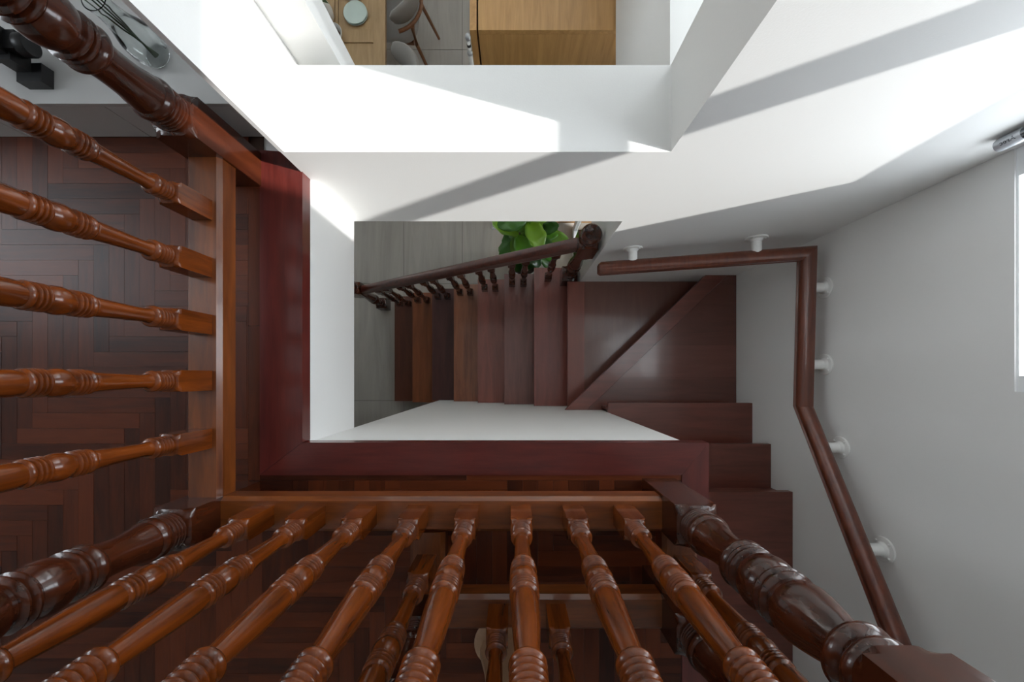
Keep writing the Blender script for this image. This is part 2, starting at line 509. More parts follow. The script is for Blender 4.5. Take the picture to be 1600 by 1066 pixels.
# ================================================================== STAIRCASE
stair = empty('staircase', (0.1, 0.2, 0), 'dark red-brown wooden winder staircase with straight lower flight and diagonal corner step', 'staircase')
NOSE0, GO = -1.1725, 0.2198
TH = 0.034
def nose(n): return NOSE0 + GO * (n - 1)
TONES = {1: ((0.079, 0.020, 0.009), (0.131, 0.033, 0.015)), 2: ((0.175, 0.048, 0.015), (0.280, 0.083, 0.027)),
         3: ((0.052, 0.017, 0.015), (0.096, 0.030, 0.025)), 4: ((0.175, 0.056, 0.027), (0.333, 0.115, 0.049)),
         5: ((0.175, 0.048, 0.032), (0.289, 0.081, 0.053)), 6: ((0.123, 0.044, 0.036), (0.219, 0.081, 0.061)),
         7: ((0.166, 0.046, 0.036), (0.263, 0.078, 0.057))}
M_RISER = wood('riser_wood', (0.085, 0.024, 0.016), (0.18, 0.052, 0.034), 1, 30, 0.4, 0.2)
for n in range(1, 8):
    z = n * RISE
    y0 = -0.245 if n < 3 else YI + 0.001
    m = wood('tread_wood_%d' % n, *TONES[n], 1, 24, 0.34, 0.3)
    box('tread', nose(n), nose(n + 1) + 0.03, y0, 0.785, z - TH, z, m, stair, 0.006, 2)
    box('riser', nose(n) + 0.026, nose(n) + 0.044, y0, 0.77, (n - 1) * RISE, z - TH, M_RISER, stair)
box('riser', nose(8) + 0.026, nose(8) + 0.044, YI + .001, YB - 0.001, 7 * RISE, 8 * RISE - TH, M_RISER, stair)
# corner steps 8 and 9, built of boards
A, B = Vector((0.343, -0.200)), Vector((1.225, 0.645))
dv = (B - A).normalized(); nv = Vector((-dv.y, dv.x))     # nv points to the lower step
cA = nv.dot(A)
M_W8 = wood('winder_boards_lower', (0.095, 0.038, 0.028), (0.19, 0.078, 0.057), 1, 22, 0.24, 0.5, rand=0.6)
M_W9 = wood('winder_boards_upper', (0.085, 0.028, 0.020), (0.18, 0.058, 0.041), 0, 22, 0.26, 0.5, rand=0.6)
M_WN = wood('winder_nosing', (0.12, 0.036, 0.026), (0.21, 0.064, 0.045), 0, 24, 0.3, 0.4)
xs = [0.366, 0.480, 0.675, 0.863, 1.055, 1.30]
for k, (x0, x1) in enumerate(zip(xs, xs[1:])):
    poly = [(x0, YI + .001), (x1, YI + .001), (x1, YB - .001), (x0, YB - .001)]
    poly = clip_poly(poly, -nv.x, -nv.y, -(cA - 0.035))      # runs a little under the step above
    if len(poly) > 2:
        prism('tread_board', poly, 8 * RISE - TH, 8 * RISE, M_TRY if k == 0 else M_W8, stair, 0.0025, 2)
z9 = 9 * RISE
full = [(0.2, YI + .001), (XR - .001, YI + .001), (XR - .001, YB - .001), (0.2, YB - .001)]
strip = clip_poly(clip_poly(full, nv.x, nv.y, cA), -nv.x, -nv.y, -(cA - 0.095))
prism('tread_nosing', strip, z9 - TH, z9 + 0.0008, M_WN, stair, 0.004, 2)
ys = [YI + .001, -0.004, 0.196, 0.43, YB - .001]
for y0, y1 in zip(ys, ys[1:]):
    poly = clip_poly([(0.2, y0), (XR - .001, y0), (XR - .001, y1), (0.2, y1)], nv.x, nv.y, cA - 0.096)
    prism('tread_board', poly, z9 - TH, z9, M_W9, stair, 0.002, 2)
rp = clip_poly(clip_poly(full, nv.x, nv.y, cA - 0.026), -nv.x, -nv.y, -(cA - 0.044))
prism('riser', rp, 8 * RISE, z9 - TH, M_RISER, stair)
for n, y1, y0 in ((10, -0.16, -0.402), (11, -0.3745, -0.62)):
    box('tread', 0.561, XR - .001, y0, y1, n * RISE - TH, n * RISE, M_TRX, stair, 0.006, 2)
    box('riser', 0.561, XR - .001, y1 - 0.044, y1 - 0.026, (n - 1) * RISE, n * RISE - TH, M_RISER, stair)
ys = [-1.75, -1.45, -1.16, -0.88, -0.59]
for y0, y1 in zip(ys, ys[1:]):
    box('landing_board', 0.561, XR - .001, y0, y1, 12 * RISE - TH, 12 * RISE, M_TRX, stair, 0.003, 2)
box('riser', 0.561, XR - .001, -0.634, -0.616, 11 * RISE, 12 * RISE - TH, M_RISER, stair)
# climb out of sight to the upper floor
for k in range(1, 4):
    box('tread', 0.561, XR - .001, -1.75 - 0.22 * k - 0.03, -1.72 - 0.22 * (k - 1), (12 + k) * RISE - TH, (12 + k) * RISE, M_TRX, stair, 0.006, 2)
    box('riser', 0.561, XR - .001, -1.764 - 0.22 * (k - 1), -1.746 - 0.22 * (k - 1), (11 + k) * RISE, (12 + k) * RISE - TH, M_RISER, stair)

# ================================================================== UPPER RAILINGS
BH = 0.027
def baluster_profile():
    p = [(0.0, 1), (0.098, 1), (0.100, BH * 1.414), (0.108, BH * 1.10), (0.112, 0.0215)]
    p += beads(0.112, 0.146, 4, lambda t: 0.0240 + 0.001 * t, 0.0060)
    p += bead(0.146, 0.160, 0.0258, 0.006, 6)
    p += curve_pts([(0.161, 0.0175), (0.172, 0.0158), (0.205, 0.0166), (0.250, 0.0185), (0.286, 0.0205)])
    p += bead(0.287, 0.301, 0.0250, 0.005, 6)
    p += beads(0.301, 0.325, 3, 0.0262, 0.0060)
    p += curve_pts([(0.326, 0.0215), (0.334, 0.0250), (0.344, 0.0272), (0.356, 0.0262), (0.366, 0.0225)], 4)
    p += beads(0.367, 0.391, 3, 0.0265, 0.0060)
    p += bead(0.391, 0.403, 0.0265, 0.0045, 6)
    p += curve_pts([(0.404, 0.0225), (0.416, 0.0240), (0.440, 0.0238), (0.490, 0.0212), (0.555, 0.0172)])
    p += bead(0.556, 0.574, 0.0262, 0.008, 7)
    p += beads(0.574, 0.622, 4, lambda t: 0.0256 - 0.001 * t, 0.0065)
    p += [(0.624, 0.0225), (0.630, BH * 1.12), (0.638, BH * 1.414), (0.640, 1), (0.738, 1)]
    return p
def newel_profile(h=1.0):
    q = 0.052
    p = [(0.0, 1), (0.252, 1), (0.254, q * 1.414), (0.266, q * 1.12), (0.271, 0.045)]
    p += beads(0.271, 0.309, 4, lambda t: 0.0475 + 0.002 * t, 0.0075)
    p += bead(0.309, 0.336, 0.0510, 0.006, 8)
    p += curve_pts([(0.337, 0.0455), (0.350, 0.0435), (0.380, 0.0385), (0.425, 0.0370), (0.452, 0.0395)])
    p += bead(0.453, 0.478, 0.0500, 0.008, 8)
    p += beads(0.479, 0.505, 2, 0.0495, 0.009)
    p += curve_pts([(0.506, 0.0420), (0.518, 0.0480), (0.535, 0.0515), (0.553, 0.0495), (0.566, 0.0430)], 4)
    p += beads(0.567, 0.600, 2, 0.0505, 0.010)
    p += curve_pts([(0.601, 0.0425), (0.615, 0.0475), (0.635, 0.0485), (0.670, 0.0425), (0.712, 0.0335)])
    p += bead(0.713, 0.742, 0.0500, 0.012, 8)
    p += bead(0.743, 0.768, 0.0490, 0.009, 7)
    p += [(0.769, 0.0420), (0.776, q * 1.12), (0.790, q * 1.414), (0.792, 1), (0.955, 1), (0.960, q * 1.3), (0.966, q)]
    p += curve_pts([(0.967, 0.036), (0.980, 0.030), (0.992, 0.036), (1.020, 0.046), (1.045, 0.036), (1.060, 0.010)], 5)
    return p
bal_mesh = newel_mesh = None
def baluster(x, y, z, parent, name='baluster'):
    global bal_mesh
    if bal_mesh is None:
        bm = bmesh.new(); turned(bm, baluster_profile(), 40, BH)
        o = finish(bm, name, M_BAL, parent, (x, y, z), smooth=38); bal_mesh = o.data
    else:
        o = finish(None, name, None, parent, (x, y, z), mesh=bal_mesh)
    return o
def newel(x, y, parent):
    global newel_mesh
    if newel_mesh is None:
        bm = bmesh.new(); turned(bm, newel_profile(), 48, 0.052)
        o = finish(bm, 'newel_post', M_NEWEL, parent, (x, y, UP), smooth=38); newel_mesh = o.data
    else:
        o = finish(None, 'newel_post', None, parent, (x, y, UP), mesh=newel_mesh)
    return o
RZ0, RZ1 = UP + 0.108, UP + 0.169
BOTTOM = [(-0.048, 0), (0.048, 0), (0.048, 0.050), (0.038, 0.061), (-0.038, 0.061), (-0.048, 0.050)]
TOP = [(-0.030, 0), (0.030, 0), (0.034, 0.014), (0.034, 0.030), (0.026, 0.050), (0.010, 0.060), (-0.010, 0.060), (-0.026, 0.050), (-0.034, 0.030), (-0.034, 0.014)]
def rail(name, p0, p1, z, prof, mat, parent):
    p0, p1 = Vector((*p0, z)), Vector((*p1, z))
    d = (p1 - p0).normalized(); side = Vector((0, 0, 1)).cross(d)
    c = (p0 + p1) / 2
    bm = bmesh.new()
    sweep(bm, prof, [(p0 - c, side, Vector((0, 0, 1))), (p1 - c, side, Vector((0, 0, 1)))])
    return finish(bm, name, mat, parent, c, bevel=0.0012, seg=1)

NB, NRR, NT = (-0.855, -0.384), (0.4576, -0.375), (-0.850, 0.652)
r1 = empty('balustrade', (NB[0], NB[1], UP), 'varnished brown balustrade with turned posts around two sides of the stair well', 'balustrade')
for p in (NB, NRR, NT): newel(*p, r1)
rail('bottom_rail', (NB[0] + .052, -0.380), (NRR[0] - .052, -0.380), RZ0, BOTTOM, M_RAILX, r1)
rail('bottom_rail', (-0.853, NB[1] + .052), (-0.853, NT[1] - .052), RZ0, BOTTOM, M_RAILY, r1)
HZ = RZ1 + 0.738
rail('handrail', (NB[0] + .052, -0.380), (NRR[0] - .052, -0.380), HZ, TOP, M_RAILX, r1)
rail('handrail', (-0.853, NB[1] + .052), (-0.853, NT[1] - .052), HZ, TOP, M_RAILY, r1)
for i in range(8): baluster(-0.683 + 0.1403 * i, -0.380, RZ1, r1)
for y in (0.454, 0.297, 0.141, -0.012, -0.170): baluster(-0.853, y, RZ1, r1)

r2 = empty('balustrade', (0.11, -0.65, UP), 'small balustrade enclosure standing behind the front run of turned posts', 'balustrade')
N2, N3 = (0.4576, -0.65), (-0.238, -0.65)
newel(*N2, r2); newel(*N3, r2)
rail('bottom_rail', (N3[0] + .052, -0.65), (N2[0] - .052, -0.65), RZ0, BOTTOM, M_RAILX, r2)
rail('handrail', (N3[0] + .052, -0.65), (N2[0] - .052, -0.65), HZ, TOP, M_RAILX, r2)
for x in (-0.042, 0.114, 0.270): baluster(x, -0.65, RZ1, r2)
rail('bottom_rail', (-0.238, -0.65 + .052), (-0.238, -0.429), RZ0, BOTTOM, M_RAILY, r2)
rail('bottom_rail', (0.4576, -0.65 + .052), (0.4576, -0.428), RZ0, BOTTOM, M_RAILY, r2)
rail('handrail', (-0.238, -0.65 + .052), (-0.238, -0.416), HZ, TOP, M_RAILY, r2)
rail('handrail', (0.4576, -0.65 + .052), (0.4576, -0.428), HZ, TOP, M_RAILY, r2)
baluster(-0.238, -0.515, RZ1, r2); baluster(0.464, -0.515, RZ1, r2)

# ================================================================== LOWER FLIGHT BALUSTRADE
r3 = empty('stair_balustrade', (-0.45, 0.71, 0), 'sloping dark brown balustrade along the open side of the lower flight', 'balustrade')
def small_newel_profile(h, q=0.047):
    p = [(0, 1), (0.14, 1), (0.142, q * 1.41), (0.152, q * 1.1), (0.156, 0.040)]
    p += beads(0.157, 0.195, 3, 0.043, 0.006)
    p += curve_pts([(0.196, 0.034), (0.22, 0.030), (0.27, 0.034), (0.31, 0.040)], 5)
    p += beads(0.311, 0.36, 3, 0.044, 0.007)
    p += curve_pts([(0.361, 0.036), (0.40, 0.042), (0.46, 0.036), (h - 0.335, 0.031)], 5)
    p += beads(h - 0.334, h - 0.29, 2, 0.042, 0.007)
    p += [(h - 0.288, q * 1.1), (h - 0.276, q * 1.41), (h - 0.274, 1), (h - 0.115, 1), (h - 0.108, q * 1.2), (h - 0.100, q)]
    p += bead(h - 0.099, h - 0.085, 0.046, 0.006, 6) + bead(h - 0.085, h - 0.074, 0.040, 0.006, 6)
    p += curve_pts([(h - 0.073, 0.038), (h - 0.055, 0.050), (h - 0.03, 0.052), (h - 0.012, 0.042), (h - 0.004, 0.022), (h, 0.006)], 5)
    return p
AX, AY, AH = -1.314, 0.723, 0.93
BX, BY, BZ0, BZ1 = 0.385, 0.705, 7 * RISE, 2.125
bm = bmesh.new(); turned(bm, small_newel_profile(AH, 0.050), 40, 0.050)
finish(bm, 'newel_post', M_NEWEL, r3, (AX, AY, 0), smooth=38)
bm = bmesh.new(); turned(bm, small_newel_profile(BZ1 - BZ0, 0.052), 40, 0.052)
finish(bm, 'newel_post', M_NEWEL, r3, (BX, BY, BZ0), smooth=38)
SRP = [(-0.030, -0.030), (0.030, -0.030), (0.034, -0.012), (0.029, 0.000), (0.034, 0.010), (0.028, 0.026), (0.012, 0.035), (-0.012, 0.035), (-0.028, 0.026), (-0.034, 0.010), (-0.029, 0.0), (-0.034, -0.012)]
ra, rb = Vector((AX + 0.050, AY, AH - 0.185)), Vector((BX - 0.052, BY, BZ1 - 0.19))
d = (rb - ra).normalized(); side = Vector((0, 0, 1)).cross(d).normalized(); upv = d.cross(side).normalized()
if upv.z < 0: upv = -upv
c = (ra + rb) / 2
def vplane(o, side, upv, d):   # plumb end cut
    return (o, side, Vector((0, 0, 1)) * (1 / upv.z))
bm = bmesh.new(); sweep(bm, SRP, [vplane(ra - c, side, upv, d), vplane(rb - c, side, upv, d)])
finish(bm, 'handrail', M_SRAIL, r3, c, bevel=0.001, seg=1, smooth=30)
def rail_z(x): return ra.z + (rb.z - ra.z) * (x - ra.x) / (rb.x - ra.x) - 0.030 / upv.z
def small_bal_profile(h, q=0.019):
    s = h / 0.75
    p = [(0, 1), (0.075, 1), (0.077, q * 1.41), (0.083, 0.017)]
    p += beads(0.084, 0.108, 3, 0.0185, 0.003, 4)
    a, b = 0.109, h - 0.12
    m = (a + b) / 2
    p += curve_pts([(a, 0.013), (a + 0.03, 0.012), (m - 0.06, 0.0155)], 4)
    p += beads(m - 0.058, m - 0.032, 2, 0.019, 0.004, 4)
    p += curve_pts([(m - 0.031, 0.015), (m, 0.0205), (m + 0.031, 0.015)], 4)
    p += beads(m + 0.032, m + 0.058, 2, 0.019, 0.004, 4)
    p += curve_pts([(m + 0.06, 0.0165), (b - 0.05, 0.013), (b, 0.0125)], 4)
    p += beads(b + 0.001, b + 0.030, 2, 0.0185, 0.004, 4)
    p += [(b + 0.032, 0.017), (b + 0.038, q * 1.41), (b + 0.040, 1), (h, 1)]
    return [(z, r if r >= 1 else r * 1.28) for z, r in p]
for n in range(1, 8):
    for k, dx in enumerate((0.060, 0.145)):
        if n == 7: dx = 0.097
        if n == 7 and k: continue
        x = nose(n) + dx; z = n * RISE
        h = rail_z(x) - z
        bm = bmesh.new(); turned(bm, small_bal_profile(h), 24, 0.0235)
        finish(bm, 'baluster', M_NEWEL, r3, (x, 0.707, z), smooth=38)

# ================================================================== WALL HANDRAIL
wr = empty('wall_handrail', (XR, 0.3, 2.2), 'reddish-brown grooved handrail running around the corner on white wall brackets', 'handrail')
HP = [(-0.026, -0.034), (0.026, -0.034), (0.030, -0.026), (0.025, -0.018), (0.030, -0.008), (0.033, 0.004), (0.031, 0.018), (0.022, 0.030), (0.008, 0.035),
      (-0.008, 0.035), (-0.022, 0.030), (-0.031, 0.018), (-0.033, 0.004), (-0.030, -0.008), (-0.025, -0.018), (-0.030, -0.026)]
RX, RY = XR - 0.09, YB - 0.09
path = [Vector((0.436, RY, 2.005)), Vector((RX, RY, 2.262)), Vector((RX, -0.139, 2.238)), Vector((RX, -1.70, 2.238 + 1.561 * 0.568))]
def seg_rail(p0, p1, j0, j1, tip=False):
    """j0/j1: horizontal mitre normals or None for a plumb square cut"""
    d = (p1 - p0); dh = Vector((d.x, d.y, 0)).normalized()
    side = Vector((0, 0, 1)).cross(dh)
    def st(p, j):
        if j is None: return (p - p0, side, Vector((0, 0, 1)))
        return (p - p0, j, Vector((0, 0, 1)))
    bm = bmesh.new()
    sts = [st(p0, j0), st(p1, j1)]
    if tip:
        o, u, v = sts[0]
        sts = [(o, u * 0.72, v * 0.72), (o + d.normalized() * 0.014, u, v), sts[1]]
    sweep(bm, HP, sts)
    return finish(bm, 'rail_length', M_HRAIL, wr, p0, bevel=0.0012, seg=1, smooth=32)
mit = Vector((-1, 1, 0)) * -1
seg_rail(path[0], path[1], None, Vector((1, 1, 0)), True)
seg_rail(path[1], path[2], Vector((1, 1, 0)), None)
seg_rail(path[2], path[3], None, None)
def bracket(wallp, normal, railz):
    """flange on the wall, pipe out to the rail, four screw heads on the flange"""
    b = empty('wall_bracket', wallp); b.parent = wr; b.location = Vector(wallp) - world_loc(wr)
    q = Vector(normal).to_track_quat('Z', 'Y').to_matrix().to_4x4()
    bm = bmesh.new()
    turned(bm, [(0.0005, 0.048), (0.004, 0.049), (0.007, 0.046), (0.008, 0.030), (0.012, 0.026), (0.018, 0.0235)], 28, None, q)
    finish(bm, 'flange', M_WHITE, b, wallp, smooth=40)
    bm = bmesh.new()
    turned(bm, [(0.012, 0.0225), (0.075, 0.0225), (0.088, 0.0215)], 24, None, q)
    finish(bm, 'pipe', M_WHITE, b, wallp, smooth=40)
    for k in range(4):
        a = math.pi / 4 + k * math.pi / 2
        bm = bmesh.new()
        t = q @ Matrix.Translation((0.037 * math.cos(a), 0.037 * math.sin(a), 0))
        turned(bm, [(0.0075, 0.0048), (0.0095, 0.0048), (0.0115, 0.003), (0.012, 0.001)], 12, None, t)
        finish(bm, 'screw', M_WHITE, b, wallp, smooth=40)
def zback(x): return path[0].z + (path[1].z - path[0].z) * (x - path[0].x) / (path[1].x - path[0].x)
for x in (0.60, 1.13): bracket((x, YB, zback(x) + 0.005), (0, -1, 0), 0)
def zright(y):
    return 2.248 if y > -0.139 else 2.238 + (-0.139 - y) * 0.568
for y in (0.404, 0.053, -0.31, -0.664, -0.985): bracket((XR, y, zright(y)), (-1, 0, 0), 0)

# ================================================================== CONSOLE IN THE UPPER ROOM
con = empty('console', (-1.5, 0.758, UP), 'low pale grey lacquered console with panelled front standing on the parquet', 'console')
CZ = 2.955
box('console_top', -2.6, -0.682, 0.756, 1.199, CZ - 0.012, CZ, M_CONSOLE, con, 0.002)
box('carcass', -2.59, -0.69, 0.775, 1.195, UP, CZ - 0.0121, M_CONSOLEF, con)
for x0 in (-2.305, -1.92, -1.535, -1.15):
    box('panel', x0 + 0.0015, (x0 + 0.3835) if x0 < -1.2 else -0.70, 0.758, 0.7749, UP + 0.001, CZ - 0.0125, M_CONSOLEF, con, 0.001, 1)

# black gadget on the console
bl = empty('black_ornament', (-1.33, 0.84, CZ), 'chunky black plastic ornament standing on the grey console', 'ornament')
def blk(name, bxs, bev=0.004):
    bm = bmesh.new()
    add_box(bm, *bxs)
    return finish(bm, name, M_BLACK, bl, (-1.33, 0.84, CZ), bevel=bev)
blk('foot', (-0.012, 0.055, -0.045, 0.005, 0, 0.03))
blk('leg', (-0.012, 0.028, -0.02, 0.022, 0.03, 0.075))
blk('body', (-0.115, 0.022, -0.008, 0.052, 0.045, 0.105), 0.010)
blk('arm', (0.022, 0.05, 0.0, 0.048, 0.05, 0.085), 0.006)
bm = bmesh.new(); turned(bm, [(0, 0.024), (0.004, 0.027), (0.024, 0.027), (0.028, 0.024)], 24, None,
                         Matrix.Translation((0.045, 0.022, 0.066)) @ Matrix.Rotation(math.pi / 2, 4, 'Y'))
finish(bm, 'knob', M_BLACK, bl, (-1.33, 0.84, CZ), smooth=40)
blk('head', (-0.16, -0.06, 0.0, 0.06, 0.09, 0.13), 0.012)

# glass vase with twigs
vs = empty('glass_vase', (-0.985, 0.885, CZ), 'clear glass vase with dark green twigs on the grey console', 'vase')
bm = bmesh.new()
prof = [(0.0005, 0.030), (0.006, 0.036), (0.03, 0.046), (0.07, 0.044), (0.11, 0.030), (0.15, 0.026), (0.17, 0.030)]
inner = [(z, r - 0.003) for z, r in reversed(prof[2:])] + [(0.008, 0.034), (0.007, 0.001)]
pp = curve_pts(prof, 4) + inner
turned(bm, pp, 32)
finish(bm, 'vase_body', M_GLASS, vs, (-0.985, 0.885, CZ), smooth=50)
for k, (a, ln) in enumerate(((2.3, 0.24), (2.6, 0.27), (2.0, 0.25), (2.9, 0.2))):
    bm = bmesh.new()
    pts = [Vector((0.012 * math.cos(a + 3), 0.012 * math.sin(a + 3), 0.012))]
    for t in (0.35, 0.7, 1.0):
        pts.append(Vector((math.cos(a) * 0.05 * t, math.sin(a) * 0.05 * t, 0.012 + ln * t)))
    tube(bm, pts, 0.0026, 8, 0.0014)
    tw = finish(bm, 'twig', M_TWIG, vs, (-0.985, 0.885, CZ), smooth=40)
    e = pts[-1]
    for q in range(4):
        bm = bmesh.new()
        b = a + q * 1.6; L = 0.045
        base = pts[-1].lerp(pts[-2], q * 0.22)
        dirv = Vector((math.cos(b), math.sin(b), 0.35)).normalized(); sv = dirv.cross(Vector((0, 0, 1))).normalized()
        ring = [base, base + dirv * L * .4 + sv * .012, base + dirv * L, base + dirv * L * .4 - sv * .012]
        top = [bm.verts.new(v) for v in ring]; lo = [bm.verts.new(v - Vector((0, 0, .0008))) for v in ring]
        bm.faces.new(top); bm.faces.new(list(reversed(lo)))
        for i in range(4): bm.faces.new((top[i], lo[i], lo[(i + 1) % 4], top[(i + 1) % 4]))
        finish(bm, 'leaf', M_TWIG, tw, (-0.985, 0.885, CZ))

# ================================================================== TUBE BY THE WINDOW
tb = empty('wall_tube', (1.318, 0.6265, 2.972), 'silver and smoked tube fixed upright in the wall corner beside the window', 'tube')
bm = bmesh.new(); turned(bm, [(0, 0.010), (0.003, 0.0155), (0.008, 0.0175), (0.060, 0.0175), (0.062, 0.0165)], 28)
finish(bm, 'tube_cap', M_TUBE, tb, (1.318, 0.6265, 2.972), smooth=40)
bm = bmesh.new(); turned(bm, [(0.062, 0.0160), (0.40, 0.0160)], 28)
finish(bm, 'tube_body', M_CHROME, tb, (1.318, 0.6265, 2.972), smooth=40)
bm = bmesh.new(); add_box(bm, -0.006, 0.006, 0.0155, YB - 0.6265 - 0.0005, 0.20, 0.24)
finish(bm, 'clip', M_TUBE, tb, (1.318, 0.6265, 2.972), bevel=0.001)
fc = bpy.data.curves.new('lettering', 'FONT'); fc.body = 'Arec'; fc.size = 0.017; fc.extrude = 0.0002; fc.align_x = 'CENTER'; fc.align_y = 'CENTER'
fo = bpy.data.objects.new('lettering', fc); COL.objects.link(fo)
dg = bpy.context.evaluated_depsgraph_get()
me = bpy.data.meshes.new_from_object(fo.evaluated_get(dg)); bpy.data.objects.remove(fo)
me.materials.clear(); me.materials.append(M_BLACK)
for v in me.vertices:      # wrap the word round the tube, reading along its length
    a = -v.co.y / 0.0176 + math.radians(-165)
    r = 0.0177 + v.co.z
    v.co = Vector((r * math.cos(a), r * math.sin(a), 0.036 - v.co.x))
lo = bpy.data.objects.new('lettering', me); COL.objects.link(lo); lo.parent = tb

# ================================================================== DINING SIDE
# tall oak cabinet
cb = empty('tall_cabinet', (0.2, 1.8, 0), 'tall honey-oak cabinet with flat top standing beyond the wall opening', 'cabinet')
CT = 2.28
box('side_panel', -0.198, -0.168, 1.552, 2.40, 0, CT, M_OAKZ, cb, 0.001, 1)
box('carcass', -0.160, 0.95, 1.575, 2.40, 0, CT - 0.022, M_OAKZ, cb)
box('cabinet_top', -0.160, 0.95, 1.552, 2.40, CT - 0.020, CT, M_OAKY, cb, 0.001, 1)
box('door', -0.160, 0.95, 1.552, 1.574, 0.05, CT - 0.021, M_OAKZ, cb, 0.001, 1)
# slim white stand beside the cabinet
SP = (-0.207, 1.525, 0)
sd = empty('utensil_stand', SP, 'slim white floor stand with grey knobs beside the oak cabinet', 'stand')
bm = bmesh.new(); tube(bm, [(0, 0, 0.02), (0, 0, 2.19)], 0.010, 14); finish(bm, 'pole', M_WHITE, sd, SP, smooth=40)
bm = bmesh.new(); turned(bm, [(0, 0.024), (0.015, 0.024), (0.02, 0.015)], 24); finish(bm, 'base', M_GREY, sd, SP, smooth=40)
for z in (2.19, 2.275):
    bm = bmesh.new(); turned(bm, [(z - .016, 0.004), (z - .01, 0.011), (z, 0.0135), (z + .01, 0.011), (z + .016, 0.004)], 20)
    finish(bm, 'knob', M_GREY, sd, SP, smooth=50)
bm = bmesh.new(); turned(bm, [(2.207, 0.0085), (2.258, 0.0085)], 20); finish(bm, 'sleeve', M_WHITE, sd, SP, smooth=40)
bm = bmesh.new(); turned(bm, [(2.226, 0.0095), (2.240, 0.0095)], 20); finish(bm, 'band', M_BLACK, sd, SP, smooth=40)

# dining table
tz = 0.75
TBX0, TBX1, TBY0, TBY1 = -2.05, -1.075, 1.95, 4.0
dt = empty('dining_table', ((TBX0 + TBX1) / 2, 3.1, 0), 'pale oak dining table with framed top set with plates', 'table')
box('top_rail', TBX1 - 0.10, TBX1, TBY0, TBY1, tz - 0.035, tz, M_TABLE, dt, 0.003)
box('top_rail', TBX0, TBX0 + 0.10, TBY0, TBY1, tz - 0.035, tz, M_TABLE, dt, 0.003)
yy = [TBY0, 2.79, 2.90, 3.5, TBY1]
bx = [TBX0 + .101, -1.50, -1.47, TBX1 - .101]
box('top_panel', bx[0], bx[3], TBY0, yy[1], tz - 0.034, tz - 0.008, M_TABLE, dt, 0.002)
box('top_rail', bx[0], bx[3], yy[1] + .002, yy[2], tz - 0.035, tz, M_TABLE, dt, 0.003)
box('top_panel', bx[0], bx[1], yy[2] + .002, TBY1, tz - 0.034, tz - 0.002, M_TABLE, dt, 0.002)
box('top_rail', bx[1] + .006, bx[2], yy[2] + .002, TBY1, tz - 0.035, tz, M_TABLE, dt, 0.002)
box('top_panel', bx[2] + .006, bx[3], yy[2] + .002, TBY1, tz - 0.034, tz - 0.002, M_TABLE, dt, 0.002)
for x in (TBX0 + 0.02, TBX1 - 0.08):
    for y in (TBY0 + 0.02, TBY1 - 0.08):
        box('leg', x, x + 0.06, y, y + 0.06, 0, tz - 0.036, M_TABLE, dt, 0.003)

def plate(x, y, z, r, mat, name, label, cat, group=None, h=0.014):
    bm = bmesh.new()
    turned(bm, curve_pts([(0.0003, r * .55), (0.003, r * .62), (h * .6, r * .92), (h, r)], 4) + [(h + .002, r - .002), (h * .8, r * .9), (h * .42, r * .66), (h * .38, 0.001)], 48)
    o = finish(bm, name, mat, None, (x, y, z), smooth=50)
    tag(o, label, cat, group)
    return o
def on_table(px, py, z=tz):
    return P(px, py, ZC - z)
p1 = on_table(557, 24)
plate(p1.x, p1.y, tz - 0.001, 0.098, M_PLATE, 'plate', 'pale green plate underneath its twin on the dining table', 'plate')
plate(p1.x, p1.y, tz + 0.016, 0.098, M_PLATE, 'plate', 'pale green plate on top of a matching plate on the dining table', 'plate')
p2 = on_table(553, -14)
plate(p2.x, p2.y, tz - 0.001, 0.098, M_PLATE2, 'plate', 'dark grey plate beyond the green plates on the dining table', 'plate')
# bowl and small potted plant
p3 = on_table(524, 60)
bw = empty('bowl', (p3.x, p3.y, tz - .001), 'white ceramic bowl of dark fruit on the dining table', 'bowl')
bm = bmesh.new(); turned(bm, curve_pts([(0, 0.035), (0.01, 0.05), (0.04, 0.074), (0.065, 0.080)], 4) + [(0.067, 0.077), (0.045, 0.070), (0.02, 0.05), (0.015, 0.002)], 36)
finish(bm, 'bowl_body', M_CERAM, bw, bw.location, smooth=50)
M_FRUIT = plain('dark_fruit', (0.07, 0.02, 0.015), 0.35)
for k in range(5):
    bm = bmesh.new(); bmesh.ops.create_icosphere(bm, subdivisions=2, radius=0.026)
    a = k * 1.257
    o = finish(bm, 'fruit', M_FRUIT, None, (p3.x + 0.034 * math.cos(a), p3.y + 0.034 * math.sin(a), tz + 0.046), smooth=60)
    tag(o, 'small dark round fruit lying in the white bowl', 'fruit', 'fruits in the white bowl')
p4 = Vector((-1.545, 2.985, 0))
pv = empty('table_vase', (p4.x, p4.y, tz - .001), 'white ceramic vase holding a small green plant on the dining table', 'vase')
bm = bmesh.new(); turned(bm, curve_pts([(0, 0.04), (0.02, 0.052), (0.08, 0.062), (0.14, 0.05), (0.17, 0.036)], 5) + [(0.168, 0.031), (0.15, 0.001)], 36)
finish(bm, 'vase_body', M_CERAM, pv, pv.location, smooth=50)
